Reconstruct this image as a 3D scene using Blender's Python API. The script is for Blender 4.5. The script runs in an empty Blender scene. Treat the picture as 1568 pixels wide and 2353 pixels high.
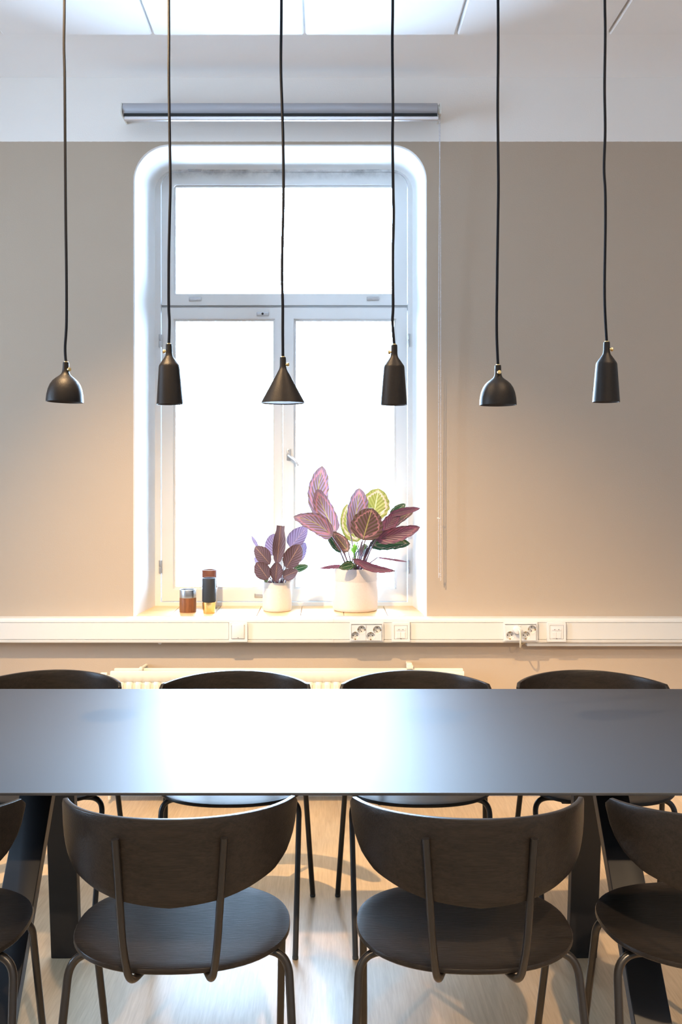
import bpy, bmesh, math, random
from mathutils import Vector, Matrix, Quaternion
random.seed(7)
PI = math.pi
SC = bpy.context.scene
COL = SC.collection

# ------------------------------------------------------------------ camera, world, lamps, exposure
F = 2170.0                 # focal length in pixels of the 1568 x 2353 frame
VX, VY = 745.0, 1104.0     # vanishing point (principal point) in the frame
CH = 1.40                  # camera height
cam = bpy.data.cameras.new('camera')
cam.sensor_fit = 'VERTICAL'
cam.sensor_height = 36.0
cam.lens = F / 2353.0 * 36.0
cam.shift_x = (784.0 - VX) / 2353.0
cam.shift_y = -(1176.5 - VY) / 2353.0
cam.clip_start = 0.05
camo = bpy.data.objects.new('camera', cam)
COL.objects.link(camo)
camo.location = (0, 0, CH)
camo.rotation_euler = (PI / 2, 0, 0)
SC.camera = camo

SC.view_settings.view_transform = 'Standard'
SC.view_settings.look = 'None'
SC.view_settings.gamma = 1.0
SC.view_settings.use_curve_mapping = False
SC.view_settings.exposure = 1.18

W = bpy.data.worlds.new('overcast_sky')
SC.world = W
W.use_nodes = True
bgn = W.node_tree.nodes['Background']
bgn.inputs['Color'].default_value = (0.52, 0.72, 1.0, 1)
bgn.inputs['Strength'].default_value = 27.0
try:
    SC.cycles.use_denoising = True
    SC.cycles.max_bounces = 10
    SC.cycles.diffuse_bounces = 6
    SC.cycles.transparent_max_bounces = 16
    SC.cycles.sample_clamp_indirect = 8.0
    SC.cycles.caustics_reflective = False
    SC.cycles.caustics_refractive = False
except Exception:
    pass


def lamp_spot(name, loc, aim, watts, angle, blend, col, size=0.03):
    l = bpy.data.lights.new(name, 'SPOT')
    l.energy = watts
    l.spot_size = math.radians(angle)
    l.spot_blend = blend
    l.color = col
    l.shadow_soft_size = size
    o = bpy.data.objects.new(name, l)
    COL.objects.link(o)
    o.location = loc
    o.rotation_euler = (Vector(aim) - Vector(loc)).to_track_quat('-Z', 'Y').to_euler()
    return o


WARM = (1.0, 0.72, 0.44)
lamp_spot('ceiling_spot_wall', (-0.83, 2.24, 3.10), (-0.10, 3.75, 0.0), 275, 78, 1.0, (1.0, 0.69, 0.36), 0.02)
lamp_spot('ceiling_spot_table', (0.45, -1.0, 3.10), (0.45, 1.75, 0.6), 300, 42, 0.9, WARM, 0.03)
lamp_spot('ceiling_spot_seat', (-1.30, -1.0, 3.10), (-1.0, 1.75, 0.6), 180, 42, 0.9, WARM, 0.03)
lamp_spot('ceiling_spot_right', (2.00, -1.0, 3.10), (1.45, 1.85, 0.7), 280, 40, 0.9, WARM, 0.03)
lamp_spot('ceiling_spot_pendant', (1.00, 1.75, 3.10), (0.70, 2.5, 1.70), 55, 75, 1.0, WARM, 0.03)


def lamp_area(name, loc, sx, sy, watts, col):
    l = bpy.data.lights.new(name, 'AREA')
    l.shape = 'RECTANGLE'
    l.size, l.size_y = sx, sy
    l.energy = watts
    l.color = col
    o = bpy.data.objects.new(name, l)
    COL.objects.link(o)
    o.location = loc
    return o


# unseen fill lights added at the ceiling behind the camera, for warmer ambient light
for k, x in enumerate((-1.6, 1.0)):
    lamp_area('added_fill_light', (x, -1.4, 3.13), 1.2, 0.3, 8, (1.0, 0.80, 0.60))


def portal(loc, rot, sx, sy):    # light portals only guide the sampling of the sky through the main window and the added one
    l = bpy.data.lights.new('window_portal', 'AREA')
    l.shape = 'RECTANGLE'
    l.size, l.size_y = sx, sy
    l.cycles.is_portal = True
    o = bpy.data.objects.new('window_portal', l)
    COL.objects.link(o)
    o.location = loc
    o.rotation_euler = rot


SWY0, SWY1, SWZ0, SWZ1 = 1.70, 2.60, 0.80, 2.90       # unseen second window, added in the left wall to brighten the room
portal((-0.195, 4.70, 1.845), (-PI / 2, 0, 0), 1.28, 2.14)
portal((-4.64, (SWY0 + SWY1) / 2, 1.85), (0, -PI / 2, 0), 2.14, 0.94)


# ------------------------------------------------------------------ helpers
def P(px, py, d):
    return Vector(((px - VX) * d / F, d, CH - (py - VY) * d / F))


def tag(o, label=None, cat=None, group=None, kind=None):
    if label: o['label'] = label
    if cat: o['category'] = cat
    if group: o['group'] = group
    if kind: o['kind'] = kind
    return o


def empty(name, loc, rz=0.0):
    o = bpy.data.objects.new(name, None)
    o.empty_display_size = 0.05
    COL.objects.link(o)
    o.location = loc
    o.rotation_euler = (0, 0, rz)
    return o


def origin_of(o):
    v = Vector((0, 0, 0))
    while o is not None:
        v += o.location
        o = o.parent
    return v


def obj(name, bm, mats, parent=None, world=True, sharp=38.0, mods=None):
    """Link a bmesh as one mesh object; world=True: coordinates are world ones although a parent is given."""
    me = bpy.data.meshes.new(name)
    bmesh.ops.recalc_face_normals(bm, faces=bm.faces[:])
    bm.to_mesh(me)
    bm.free()
    if not isinstance(mats, (list, tuple)):
        mats = [mats]
    for m in mats:
        me.materials.append(m)
    if sharp is not None:
        me.shade_smooth()
        me.set_sharp_from_angle(angle=math.radians(sharp))
    o = bpy.data.objects.new(name, me)
    COL.objects.link(o)
    if parent is not None:
        o.parent = parent
        if world:
            o.location = -origin_of(parent)
    return o


def dup_tree(o, parent=None):
    c = o.copy()
    COL.objects.link(c)
    if parent is not None:
        c.parent = parent
    for ch in o.children:
        dup_tree(ch, c)
    return c


def NB():
    return bmesh.new()


def box(bm, x0, x1, y0, y1, z0, z1, bev=0.0, seg=2, mi=0):
    r = bmesh.ops.create_cube(bm, size=1.0)
    vs = r['verts']
    for v in vs:
        v.co = Vector(((x0 + x1) / 2 + v.co.x * (x1 - x0), (y0 + y1) / 2 + v.co.y * (y1 - y0), (z0 + z1) / 2 + v.co.z * (z1 - z0)))
    fs = set(f for v in vs for f in v.link_faces)
    for f in fs: f.material_index = mi
    if bev > 0:
        es = list(set(e for v in vs for e in v.link_edges))
        bmesh.ops.bevel(bm, geom=es, offset=bev, segments=seg, profile=0.5, affect='EDGES')
    return vs


def loft(bm, rings, closed=True, cap=True, mi=0):
    vr = [[bm.verts.new(p) for p in r] for r in rings]
    n = len(vr[0])
    for a, b in zip(vr, vr[1:]):
        for i in range(n if closed else n - 1):
            j = (i + 1) % n
            try:
                f = bm.faces.new((a[i], a[j], b[j], b[i])); f.material_index = mi
            except ValueError:
                pass
    if cap and closed:
        for r in (vr[0], vr[-1]):
            try:
                f = bm.faces.new(r); f.material_index = mi
            except ValueError:
                pass
    return vr


def smooth_path(pts, n=8):
    pts = [Vector(p) for p in pts]
    if len(pts) < 3: return pts
    out = []
    for i in range(len(pts) - 1):
        p0 = pts[max(i - 1, 0)]; p1 = pts[i]; p2 = pts[i + 1]; p3 = pts[min(i + 2, len(pts) - 1)]
        for k in range(n):
            t = k / n
            out.append(0.5 * ((2 * p1) + (-p0 + p2) * t + (2 * p0 - 5 * p1 + 4 * p2 - p3) * t * t + (-p0 + 3 * p1 - 3 * p2 + p3) * t ** 3))
    out.append(pts[-1])
    return out


def fillet(pts, r, n=6):
    """polyline with rounded corners of radius about r"""
    pts = [Vector(p) for p in pts]
    out = [pts[0]]
    for a, b, c in zip(pts, pts[1:], pts[2:]):
        u = (a - b); v = (c - b)
        k = min(r, u.length * 0.49, v.length * 0.49)
        p = b + u.normalized() * k; q = b + v.normalized() * k
        for i in range(n + 1):
            t = i / n
            out.append(p * (1 - t) ** 2 + b * 2 * t * (1 - t) + q * t * t)
    out.append(pts[-1])
    return out


def tube(bm, pts, r, seg=10, rads=None, mi=0):
    pts = [Vector(p) for p in pts]
    rings = []
    t0 = (pts[1] - pts[0]).normalized()
    up = Vector((0, 0, 1)) if abs(t0.z) < 0.9 else Vector((1, 0, 0))
    nrm = t0.cross(up).normalized()
    for i, p in enumerate(pts):
        if i == 0: t = t0
        elif i == len(pts) - 1: t = (pts[i] - pts[i - 1]).normalized()
        else: t = (pts[i + 1] - pts[i - 1]).normalized()
        nrm = (nrm - t * nrm.dot(t)).normalized()
        bn = t.cross(nrm)
        rr = rads[i] if rads else r
        rings.append([p + (nrm * math.cos(2 * PI * k / seg) + bn * math.sin(2 * PI * k / seg)) * rr for k in range(seg)])
    return loft(bm, rings, mi=mi)


def lathe(bm, prof, c=(0, 0, 0), seg=40, cap=False, mi=0):
    c = Vector(c)
    rings = [[c + Vector((r * math.cos(2 * PI * k / seg), r * math.sin(2 * PI * k / seg), z)) for k in range(seg)] for r, z in prof]
    return loft(bm, rings, cap=cap, mi=mi)


def rod(bm, a, b, r, seg=16, mi=0, bev=0.0):
    a = Vector(a); b = Vector(b)
    if bev <= 0:
        return tube(bm, [a, b], r, seg, mi=mi)
    d = (b - a).normalized() * bev
    return tube(bm, [a, a + d * 0.3, a + d, b - d, b - d * 0.3, b], r, seg, rads=[r - bev, r - bev * 0.3, r, r, r - bev * 0.3, r - bev], mi=mi)


def prism(bm, poly, axis, a, b, mi=0):
    """polygon (two coordinates) extruded along an axis from a to b"""
    def put(p, t):
        return Vector((t, p[0], p[1])) if axis == 'x' else Vector((p[0], t, p[1])) if axis == 'y' else Vector((p[0], p[1], t))
    return loft(bm, [[put(p, a) for p in poly], [put(p, b) for p in poly]], mi=mi)


# ------------------------------------------------------------------ materials
def new_mat(name):
    m = bpy.data.materials.new(name)
    m.use_nodes = True
    nt = m.node_tree
    return m, nt, nt.nodes['Principled BSDF'], nt.links


def N(nt, typ, **kw):
    n = nt.nodes.new(typ)
    for k, v in kw.items():
        if k in n.inputs: n.inputs[k].default_value = v
        else: setattr(n, k, v)
    return n


def rgba(c): return (c[0], c[1], c[2], 1.0)


def mat(name, col, rough=0.5, metal=0.0, spec=0.5, var=0.0, vscale=8.0, bump=0.0, bscale=200.0, stretch=(1, 1, 1), coat=0.0):
    m, nt, b, L = new_mat(name)
    b.inputs['Base Color'].default_value = rgba(col)
    b.inputs['Roughness'].default_value = rough
    b.inputs['Metallic'].default_value = metal
    b.inputs['Specular IOR Level'].default_value = spec
    b.inputs['Coat Weight'].default_value = coat
    tc = N(nt, 'ShaderNodeTexCoord')
    mp = N(nt, 'ShaderNodeMapping'); mp.inputs['Scale'].default_value = stretch
    L.new(tc.outputs['Object'], mp.inputs['Vector'])
    if var > 0:
        no = N(nt, 'ShaderNodeTexNoise', Scale=vscale, Detail=4.0)
        L.new(mp.outputs['Vector'], no.inputs['Vector'])
        mr = N(nt, 'ShaderNodeMapRange'); mr.inputs['From Min'].default_value = 0.3; mr.inputs['From Max'].default_value = 0.7
        mr.inputs['To Min'].default_value = 1 - var; mr.inputs['To Max'].default_value = 1 + var
        L.new(no.outputs['Fac'], mr.inputs['Value'])
        hs = N(nt, 'ShaderNodeHueSaturation'); hs.inputs['Color'].default_value = rgba(col)
        L.new(mr.outputs['Result'], hs.inputs['Value'])
        L.new(hs.outputs['Color'], b.inputs['Base Color'])
    if bump > 0:
        nb = N(nt, 'ShaderNodeTexNoise', Scale=bscale, Detail=2.0)
        L.new(mp.outputs['Vector'], nb.inputs['Vector'])
        bp = N(nt, 'ShaderNodeBump', Strength=bump, Distance=0.001)
        L.new(nb.outputs['Fac'], bp.inputs['Height'])
        L.new(bp.outputs['Normal'], b.inputs['Normal'])
    return m


def wall_mat():
    m, nt, b, L = new_mat('wall_paint_two_tone')
    b.inputs['Roughness'].default_value = 0.75
    b.inputs['Specular IOR Level'].default_value = 0.3
    tc = N(nt, 'ShaderNodeTexCoord')
    sx = N(nt, 'ShaderNodeSeparateXYZ'); L.new(tc.outputs['Object'], sx.inputs[0])
    no = N(nt, 'ShaderNodeTexNoise', Scale=60.0, Detail=2.0); L.new(tc.outputs['Object'], no.inputs['Vector'])
    ad = N(nt, 'ShaderNodeMath', operation='MULTIPLY_ADD'); ad.inputs[1].default_value = 0.003
    L.new(no.outputs['Fac'], ad.inputs[0]); L.new(sx.outputs['Z'], ad.inputs[2])
    gt = N(nt, 'ShaderNodeMath', operation='GREATER_THAN'); gt.inputs[1].default_value = 2.9085
    L.new(ad.outputs[0], gt.inputs[0])
    mx = N(nt, 'ShaderNodeMix', data_type='RGBA')
    mx.inputs[6].default_value = (0.45, 0.36, 0.275, 1)
    mx.inputs[7].default_value = (0.85, 0.80, 0.745, 1)
    L.new(gt.outputs[0], mx.inputs['Factor'])
    L.new(mx.outputs[2], b.inputs['Base Color'])
    nb = N(nt, 'ShaderNodeTexNoise', Scale=160.0, Detail=2.0); L.new(tc.outputs['Object'], nb.inputs['Vector'])
    bp = N(nt, 'ShaderNodeBump', Strength=0.25, Distance=0.0015)
    L.new(nb.outputs['Fac'], bp.inputs['Height']); L.new(bp.outputs['Normal'], b.inputs['Normal'])
    return m


def wood_mat(name, c1, c2, axis='y', rough=0.4, scale=1.0, bump=0.15, spec=0.5, ring=6.0):
    """long grain running along an axis"""
    m, nt, b, L = new_mat(name)
    b.inputs['Roughness'].default_value = rough
    b.inputs['Specular IOR Level'].default_value = spec
    tc = N(nt, 'ShaderNodeTexCoord')
    mp = N(nt, 'ShaderNodeMapping')
    s = {'x': (1.0, 14, 14), 'y': (14, 1.0, 14), 'z': (14, 14, 1.0)}[axis]
    mp.inputs['Scale'].default_value = [k * scale for k in s]
    L.new(tc.outputs['Object'], mp.inputs['Vector'])
    n1 = N(nt, 'ShaderNodeTexNoise', Scale=1.3, Detail=6.0, Distortion=1.2)
    L.new(mp.outputs['Vector'], n1.inputs['Vector'])
    n2 = N(nt, 'ShaderNodeTexNoise', Scale=ring, Detail=5.0, Distortion=0.4)
    L.new(mp.outputs['Vector'], n2.inputs['Vector'])
    ad = N(nt, 'ShaderNodeMix', data_type='FLOAT'); ad.inputs['Factor'].default_value = 0.5
    L.new(n1.outputs['Fac'], ad.inputs[2]); L.new(n2.outputs['Fac'], ad.inputs[3])
    cr = N(nt, 'ShaderNodeValToRGB')
    cr.color_ramp.elements[0].position = 0.35; cr.color_ramp.elements[0].color = rgba(c1)
    cr.color_ramp.elements[1].position = 0.66; cr.color_ramp.elements[1].color = rgba(c2)
    L.new(ad.outputs[0], cr.inputs['Fac']); L.new(cr.outputs['Color'], b.inputs['Base Color'])
    bp = N(nt, 'ShaderNodeBump', Strength=bump, Distance=0.0008)
    L.new(n2.outputs['Fac'], bp.inputs['Height']); L.new(bp.outputs['Normal'], b.inputs['Normal'])
    return m


def glass_mat():
    m = bpy.data.materials.new('window_glass'); m.use_nodes = True
    nt = m.node_tree; nt.nodes.clear(); L = nt.links
    out = N(nt, 'ShaderNodeOutputMaterial')
    tr = N(nt, 'ShaderNodeBsdfTransparent'); tr.inputs[0].default_value = (0.95, 0.97, 0.97, 1)
    gl = N(nt, 'ShaderNodeBsdfGlossy'); gl.inputs['Roughness'].default_value = 0.02
    fr = N(nt, 'ShaderNodeFresnel', IOR=1.5)
    mx = N(nt, 'ShaderNodeMixShader')
    L.new(fr.outputs[0], mx.inputs[0]); L.new(tr.outputs[0], mx.inputs[1]); L.new(gl.outputs[0], mx.inputs[2])
    L.new(mx.outputs[0], out.inputs[0])
    return m


def frame_mat():
    """white gloss paint with grey grime along the head of the window"""
    m, nt, b, L = new_mat('window_paint_worn')
    b.inputs['Roughness'].default_value = 0.4
    tc = N(nt, 'ShaderNodeTexCoord')
    no = N(nt, 'ShaderNodeTexNoise', Scale=9.0, Detail=6.0, Roughness=0.7); L.new(tc.outputs['Object'], no.inputs['Vector'])
    sx = N(nt, 'ShaderNodeSeparateXYZ'); L.new(tc.outputs['Object'], sx.inputs[0])
    mr = N(nt, 'ShaderNodeMapRange'); mr.inputs['From Min'].default_value = 2.84; mr.inputs['From Max'].default_value = 2.885
    L.new(sx.outputs['Z'], mr.inputs['Value'])
    m2 = N(nt, 'ShaderNodeMapRange'); m2.inputs['From Min'].default_value = 0.42; m2.inputs['From Max'].default_value = 0.7
    m2.inputs['To Max'].default_value = 0.85
    L.new(no.outputs['Fac'], m2.inputs['Value'])
    mu = N(nt, 'ShaderNodeMath', operation='MULTIPLY'); L.new(mr.outputs[0], mu.inputs[0]); L.new(m2.outputs[0], mu.inputs[1])
    mx = N(nt, 'ShaderNodeMix', data_type='RGBA'); mx.inputs[6].default_value = (0.72, 0.72, 0.71, 1); mx.inputs[7].default_value = (0.2, 0.2, 0.21, 1)
    L.new(mu.outputs[0], mx.inputs['Factor']); L.new(mx.outputs[2], b.inputs['Base Color'])
    return m


def leaf_mat(name, dark, mid, vein, ring, trans, ringw=0.07, rough=0.35, stripes=7.5):
    """calathea leaf from its UV: u = -1..1 across, v = 0..1 along"""
    m = bpy.data.materials.new(name); m.use_nodes = True
    nt = m.node_tree; L = nt.links
    b = nt.nodes['Principled BSDF']; out = nt.nodes['Material Output']
    uv = N(nt, 'ShaderNodeUVMap'); uv.uv_map = 'leaf'
    sx = N(nt, 'ShaderNodeSeparateXYZ'); L.new(uv.outputs[0], sx.inputs[0])

    def M(op, a, b_=None, c=None):
        n = N(nt, 'ShaderNodeMath', operation=op)
        for i, v in enumerate((a, b_, c)):
            if v is None: continue
            if isinstance(v, (int, float)): n.inputs[i].default_value = v
            else: L.new(v, n.inputs[i])
        return n.outputs[0]
    tc = N(nt, 'ShaderNodeTexCoord')
    no = N(nt, 'ShaderNodeTexNoise', Scale=45.0, Detail=3.0); L.new(tc.outputs['Object'], no.inputs['Vector'])
    au = M('ABSOLUTE', sx.outputs['X'])
    ph = M('SUBTRACT', sx.outputs['Y'], M('MULTIPLY', M('POWER', au, 0.8), 0.48))
    wave = M('SINE', M('MULTIPLY', M('ADD', ph, M('MULTIPLY', no.outputs['Fac'], 0.03)), stripes * 2 * PI))
    st = M('MULTIPLY_ADD', wave, 0.5, 0.5)
    vv = M('MULTIPLY_ADD', sx.outputs['Y'], 2.0, -1.0)
    rad = M('SQRT', M('ADD', M('MULTIPLY', au, au), M('MULTIPLY', M('POWER', M('ABSOLUTE', vv), 2.0), 0.85)))
    rad = M('ADD', rad, M('MULTIPLY', M('SUBTRACT', no.outputs['Fac'], 0.5), 0.16))
    rad = M('ADD', rad, M('MULTIPLY', wave, 0.035))
    rg = M('LESS_THAN', M('ABSOLUTE', M('SUBTRACT', rad, 0.73)), ringw)
    mr = M('LESS_THAN', au, 0.035)

    def MX(f, a, c):
        n = N(nt, 'ShaderNodeMix', data_type='RGBA')
        if isinstance(f, (int, float)): n.inputs['Factor'].default_value = f
        else: L.new(f, n.inputs['Factor'])
        for i, v in ((6, a), (7, c)):
            if isinstance(v, tuple): n.inputs[i].default_value = rgba(v)
            else: L.new(v, n.inputs[i])
        return n.outputs[2]
    c0 = MX(st, dark, mid)
    c1 = MX(M('MULTIPLY', rg, 0.6), c0, ring)
    c2 = MX(mr, c1, vein)
    L.new(c2, b.inputs['Base Color'])
    b.inputs['Roughness'].default_value = rough
    bp = N(nt, 'ShaderNodeBump', Strength=0.35, Distance=0.002)
    L.new(st, bp.inputs['Height']); L.new(bp.outputs['Normal'], b.inputs['Normal'])
    tl = N(nt, 'ShaderNodeBsdfTranslucent'); L.new(c2, tl.inputs[0])
    mx = N(nt, 'ShaderNodeMixShader'); mx.inputs[0].default_value = trans
    L.new(b.outputs[0], mx.inputs[1]); L.new(tl.outputs[0], mx.inputs[2]); L.new(mx.outputs[0], out.inputs[0])
    return m


M_wall = wall_mat()
M_plain = mat('wall_paint_beige', (0.50, 0.43, 0.355), 0.75, bump=0.2, bscale=160)
M_white = mat('white_plaster', (0.80, 0.80, 0.79), 0.7, bump=0.12, bscale=90)
M_ceil = mat('ceiling_white', (0.92, 0.92, 0.92), 0.8, bump=0.15, bscale=120)
M_panel = mat('acoustic_panel_white', (0.90, 0.90, 0.90), 0.85, bump=0.2, bscale=300)
M_frame = frame_mat()
M_glass = glass_mat()
M_floor = wood_mat('oak_laminate', (0.44, 0.305, 0.175), (0.58, 0.43, 0.27), 'y', rough=0.36, scale=2.4, bump=0.12, ring=5.0, spec=0.9)
M_sill = wood_mat('sill_tile_oak', (0.62, 0.42, 0.20), (0.78, 0.58, 0.32), 'x', rough=0.35, scale=2.0)
M_table = mat('charcoal_linoleum', (0.016, 0.019, 0.026), 0.52, spec=0.68, bump=0.04, bscale=500)
M_black = mat('black_lacquer', (0.010, 0.010, 0.012), 0.42, spec=0.35, bump=0.05, bscale=200)
M_ash = wood_mat('black_stained_ash', (0.010, 0.0085, 0.0075), (0.020, 0.016, 0.0135), 'x', rough=0.32, scale=5.0, bump=0.5, spec=0.18)
M_tube = mat('black_powder_coat', (0.016, 0.014, 0.013), 0.30, metal=0.2)
M_glide = mat('black_plastic', (0.02, 0.02, 0.02), 0.5)
M_cast = mat('cast_black_metal', (0.017, 0.014, 0.012), 0.42, metal=0.5, spec=0.25, bump=0.5, bscale=700)
M_inner = mat('cast_inner', (0.10, 0.075, 0.06), 0.6, metal=0.3, bump=0.4, bscale=700)
M_cord = mat('black_rubber_cord', (0.003, 0.003, 0.005), 0.5, spec=0.15)
M_brass = mat('brass', (0.80, 0.56, 0.24), 0.25, metal=1.0)
M_steel = mat('brushed_steel', (0.42, 0.43, 0.45), 0.33, metal=1.0, bump=0.08, bscale=60, stretch=(1, 1, 30))
M_zinc = mat('zinc_plated_steel', (0.50, 0.51, 0.53), 0.35, metal=0.9)
M_dark = mat('dark_gap', (0.02, 0.02, 0.02), 0.8)
M_blind = mat('silver_blind_fabric', (0.42, 0.42, 0.45), 0.45, metal=0.25, bump=0.1, bscale=900)
M_alu = mat('anodised_aluminium', (0.75, 0.73, 0.74), 0.3, metal=0.8)
M_bracket = mat('ivory_plastic', (0.72, 0.70, 0.64), 0.45)
M_chain = mat('pale_bead_chain', (0.62, 0.60, 0.62), 0.4)
M_trunk = mat('white_pvc', (0.66, 0.645, 0.61), 0.42)
M_sock = mat('white_socket_plastic', (0.69, 0.68, 0.665), 0.3)
M_cable = mat('ivory_cable', (0.72, 0.66, 0.52), 0.45)
M_rad = mat('cream_radiator_enamel', (0.72, 0.68, 0.57), 0.35)
M_pot = mat('cream_glazed_ceramic', (0.70, 0.60, 0.53), 0.42, var=0.04, vscale=220)
M_potm = mat('speckled_matt_ceramic', (0.60, 0.51, 0.45), 0.7, var=0.10, vscale=500)
M_soil = mat('potting_soil', (0.03, 0.022, 0.016), 0.9, bump=1.0, bscale=90)
M_walnut = wood_mat('walnut', (0.13, 0.042, 0.014), (0.30, 0.115, 0.042), 'z', rough=0.4, scale=3.0)
M_brown = mat('brown_enamel', (0.16, 0.055, 0.030), 0.4)
M_slate = mat('matt_slate_enamel', (0.028, 0.031, 0.038), 0.55, spec=0.3)
M_stem = mat('purple_stem', (0.10, 0.045, 0.07), 0.35)
M_stemg = mat('green_stem', (0.10, 0.22, 0.04), 0.4)
PUR = leaf_mat('leaf_underside_purple', (0.20, 0.115, 0.075), (0.30, 0.19, 0.34), (0.40, 0.32, 0.13), (0.55, 0.22, 0.26), 0.26)
BRN = leaf_mat('leaf_underside_brown', (0.10, 0.06, 0.03), (0.19, 0.085, 0.09), (0.42, 0.30, 0.10), (0.55, 0.21, 0.19), 0.35, ringw=0.05)
WIN = leaf_mat('leaf_underside_wine', (0.11, 0.035, 0.05), (0.20, 0.07, 0.11), (0.16, 0.08, 0.08), (0.34, 0.08, 0.13), 0.35, ringw=0.05)
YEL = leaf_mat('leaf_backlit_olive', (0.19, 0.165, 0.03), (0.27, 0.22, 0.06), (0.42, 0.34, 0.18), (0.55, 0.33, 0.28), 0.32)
GRN = leaf_mat('leaf_top_green', (0.015, 0.05, 0.025), (0.07, 0.15, 0.05), (0.4, 0.45, 0.3), (0.52, 0.36, 0.28), 0.25, rough=0.2, ringw=0.035)
DPU = leaf_mat('leaf_dark_purple', (0.10, 0.050, 0.045), (0.16, 0.085, 0.105), (0.36, 0.18, 0.12), (0.12, 0.06, 0.07), 0.40, ringw=0.0, stripes=7.0)
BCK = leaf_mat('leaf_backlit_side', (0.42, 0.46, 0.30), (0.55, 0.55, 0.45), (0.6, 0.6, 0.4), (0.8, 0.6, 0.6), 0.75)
LPU = leaf_mat('leaf_lilac_purple', (0.13, 0.085, 0.16), (0.25, 0.18, 0.32), (0.30, 0.18, 0.25), (0.12, 0.06, 0.07), 0.40, ringw=0.0, stripes=7.0)

# ------------------------------------------------------------------ the room
DW = 4.20                      # inner face of the window wall
CZ = 3.192                     # ceiling
RX0, RX1, RY0 = -4.5, 3.0, -3.0


def rloop(x0, x1, z0, z1, r, y, n=12):
    pts = [Vector((x0, y, z0))]
    for k in range(n + 1):
        a = PI - k / n * PI / 2
        pts.append(Vector((x0 + r + r * math.cos(a), y, z1 - r + r * math.sin(a))))
    for k in range(n + 1):
        a = PI / 2 - k / n * PI / 2
        pts.append(Vector((x1 - r + r * math.cos(a), y, z1 - r + r * math.sin(a))))
    pts.append(Vector((x1, y, z0)))
    return pts


OX0, OX1, OZ0, OZ1 = -0.843, 0.451, 0.798, 2.888      # opening in the wall
IX0, IX1, IZ1, ID = -0.811, 0.425, 2.892, 4.535       # opening at the window frame
bm = NB()
lo = [bm.verts.new(p) for p in rloop(OX0 - 0.006, OX1 + 0.006, OZ0, OZ1 + 0.006, 0.16, DW)]
re_ = [bm.verts.new(Vector(p)) for p in ((RX0, DW, 0), (RX0, DW, CZ), (RX1, DW, CZ), (RX1, DW, 0))]
es = [bm.edges.new((a, b)) for a, b in zip(lo, lo[1:] + lo[:1])] + [bm.edges.new((a, b)) for a, b in zip(re_, re_[1:] + re_[:1])]
bmesh.ops.triangle_fill(bm, use_beauty=True, edges=es)
wall_back = obj('wall_back', bm, M_wall, sharp=None)
tag(wall_back, 'beige wall with white band above, around the deep window', kind='structure')

bm = NB(); box(bm, RX0 - 0.1, RX1 + 0.1, RY0 - 0.1, DW + 0.05, -0.1, 0.0)
tag(obj('floor', bm, M_floor, sharp=None), 'light oak floor', kind='structure')
bm = NB(); box(bm, RX0 - 0.1, RX1 + 0.1, RY0 - 0.1, DW + 0.1, CZ, CZ + 0.1)
ceil = obj('ceiling', bm, M_ceil, sharp=None)
tag(ceil, 'white plaster ceiling with acoustic panels', kind='structure')
PZ = 3.165
for i, x in enumerate([-4.284 + 0.601 * k for k in range(12)]):
    for j, y1 in enumerate((3.745, 2.542, 1.339, 0.136, -1.067)):
        y0 = y1 - 1.193
        bm = NB()
        box(bm, x + 0.004, x + 0.597, y0, y1, PZ, CZ, 0.006, 1)
        obj('ceiling_panel', bm, M_panel, ceil, sharp=None)
bm = NB()
box(bm, RX0 - 0.1, RX0, RY0, SWY0, 0, CZ)
box(bm, RX0 - 0.1, RX0, SWY1, DW + 0.05, 0, CZ)
box(bm, RX0 - 0.1, RX0, SWY0, SWY1, 0, SWZ0)
box(bm, RX0 - 0.1, RX0, SWY0, SWY1, SWZ1, CZ)
tag(obj('wall_left', bm, M_white, sharp=None), kind='structure')
bm = NB(); box(bm, RX1, RX1 + 0.1, RY0, DW + 0.05, 0, CZ)
tag(obj('wall_right', bm, M_white, sharp=None), kind='structure')
bm = NB(); box(bm, RX0 - 0.1, RX1 + 0.1, RY0 - 0.1, RY0, 0, CZ)
tag(obj('wall_front', bm, M_white, sharp=None), kind='structure')
bm = NB(); box(bm, RX0, RX1, DW - 0.014, DW, 0, 0.07, 0.004)
tag(obj('baseboard_back', bm, M_white), kind='structure')

# ------------------------------------------------------------------ the window
win = empty('window_1', (-0.195, ID, OZ0))
tag(win, 'tall white casement window with rounded upper corners in a deep reveal', kind='structure')
bm = NB()
rings = []
for k in range(5):
    a = k / 4 * PI / 2
    rings.append(rloop(OX0 - 0.006 + 0.006 * math.sin(a), OX1 + 0.006 - 0.006 * math.sin(a), OZ0, OZ1 + 0.006 - 0.006 * math.sin(a), 0.157, DW + 0.012 * (1 - math.cos(a))))
for t in (0.3, 0.6, 0.85, 1.0):
    rings.append(rloop(OX0 + (IX0 - OX0) * t, OX1 + (IX1 - OX1) * t, OZ0, OZ1 + (IZ1 - OZ1) * t, 0.157 - 0.05 * t, DW + 0.012 + (ID - DW - 0.012) * t))
loft(bm, rings, closed=False, cap=False)
# concave quarter-round where the reveal turns onto the window frame
obj('window_reveal', bm, M_white, win, sharp=60)
# underside slab below the sill tiles
bm = NB(); box(bm, OX0 - 0.02, OX1 + 0.02, DW + 0.002, ID + 0.15, OZ0 - 0.10, OZ0 - 0.010)
obj('sill_slab', bm, M_white, win, sharp=None)
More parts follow.
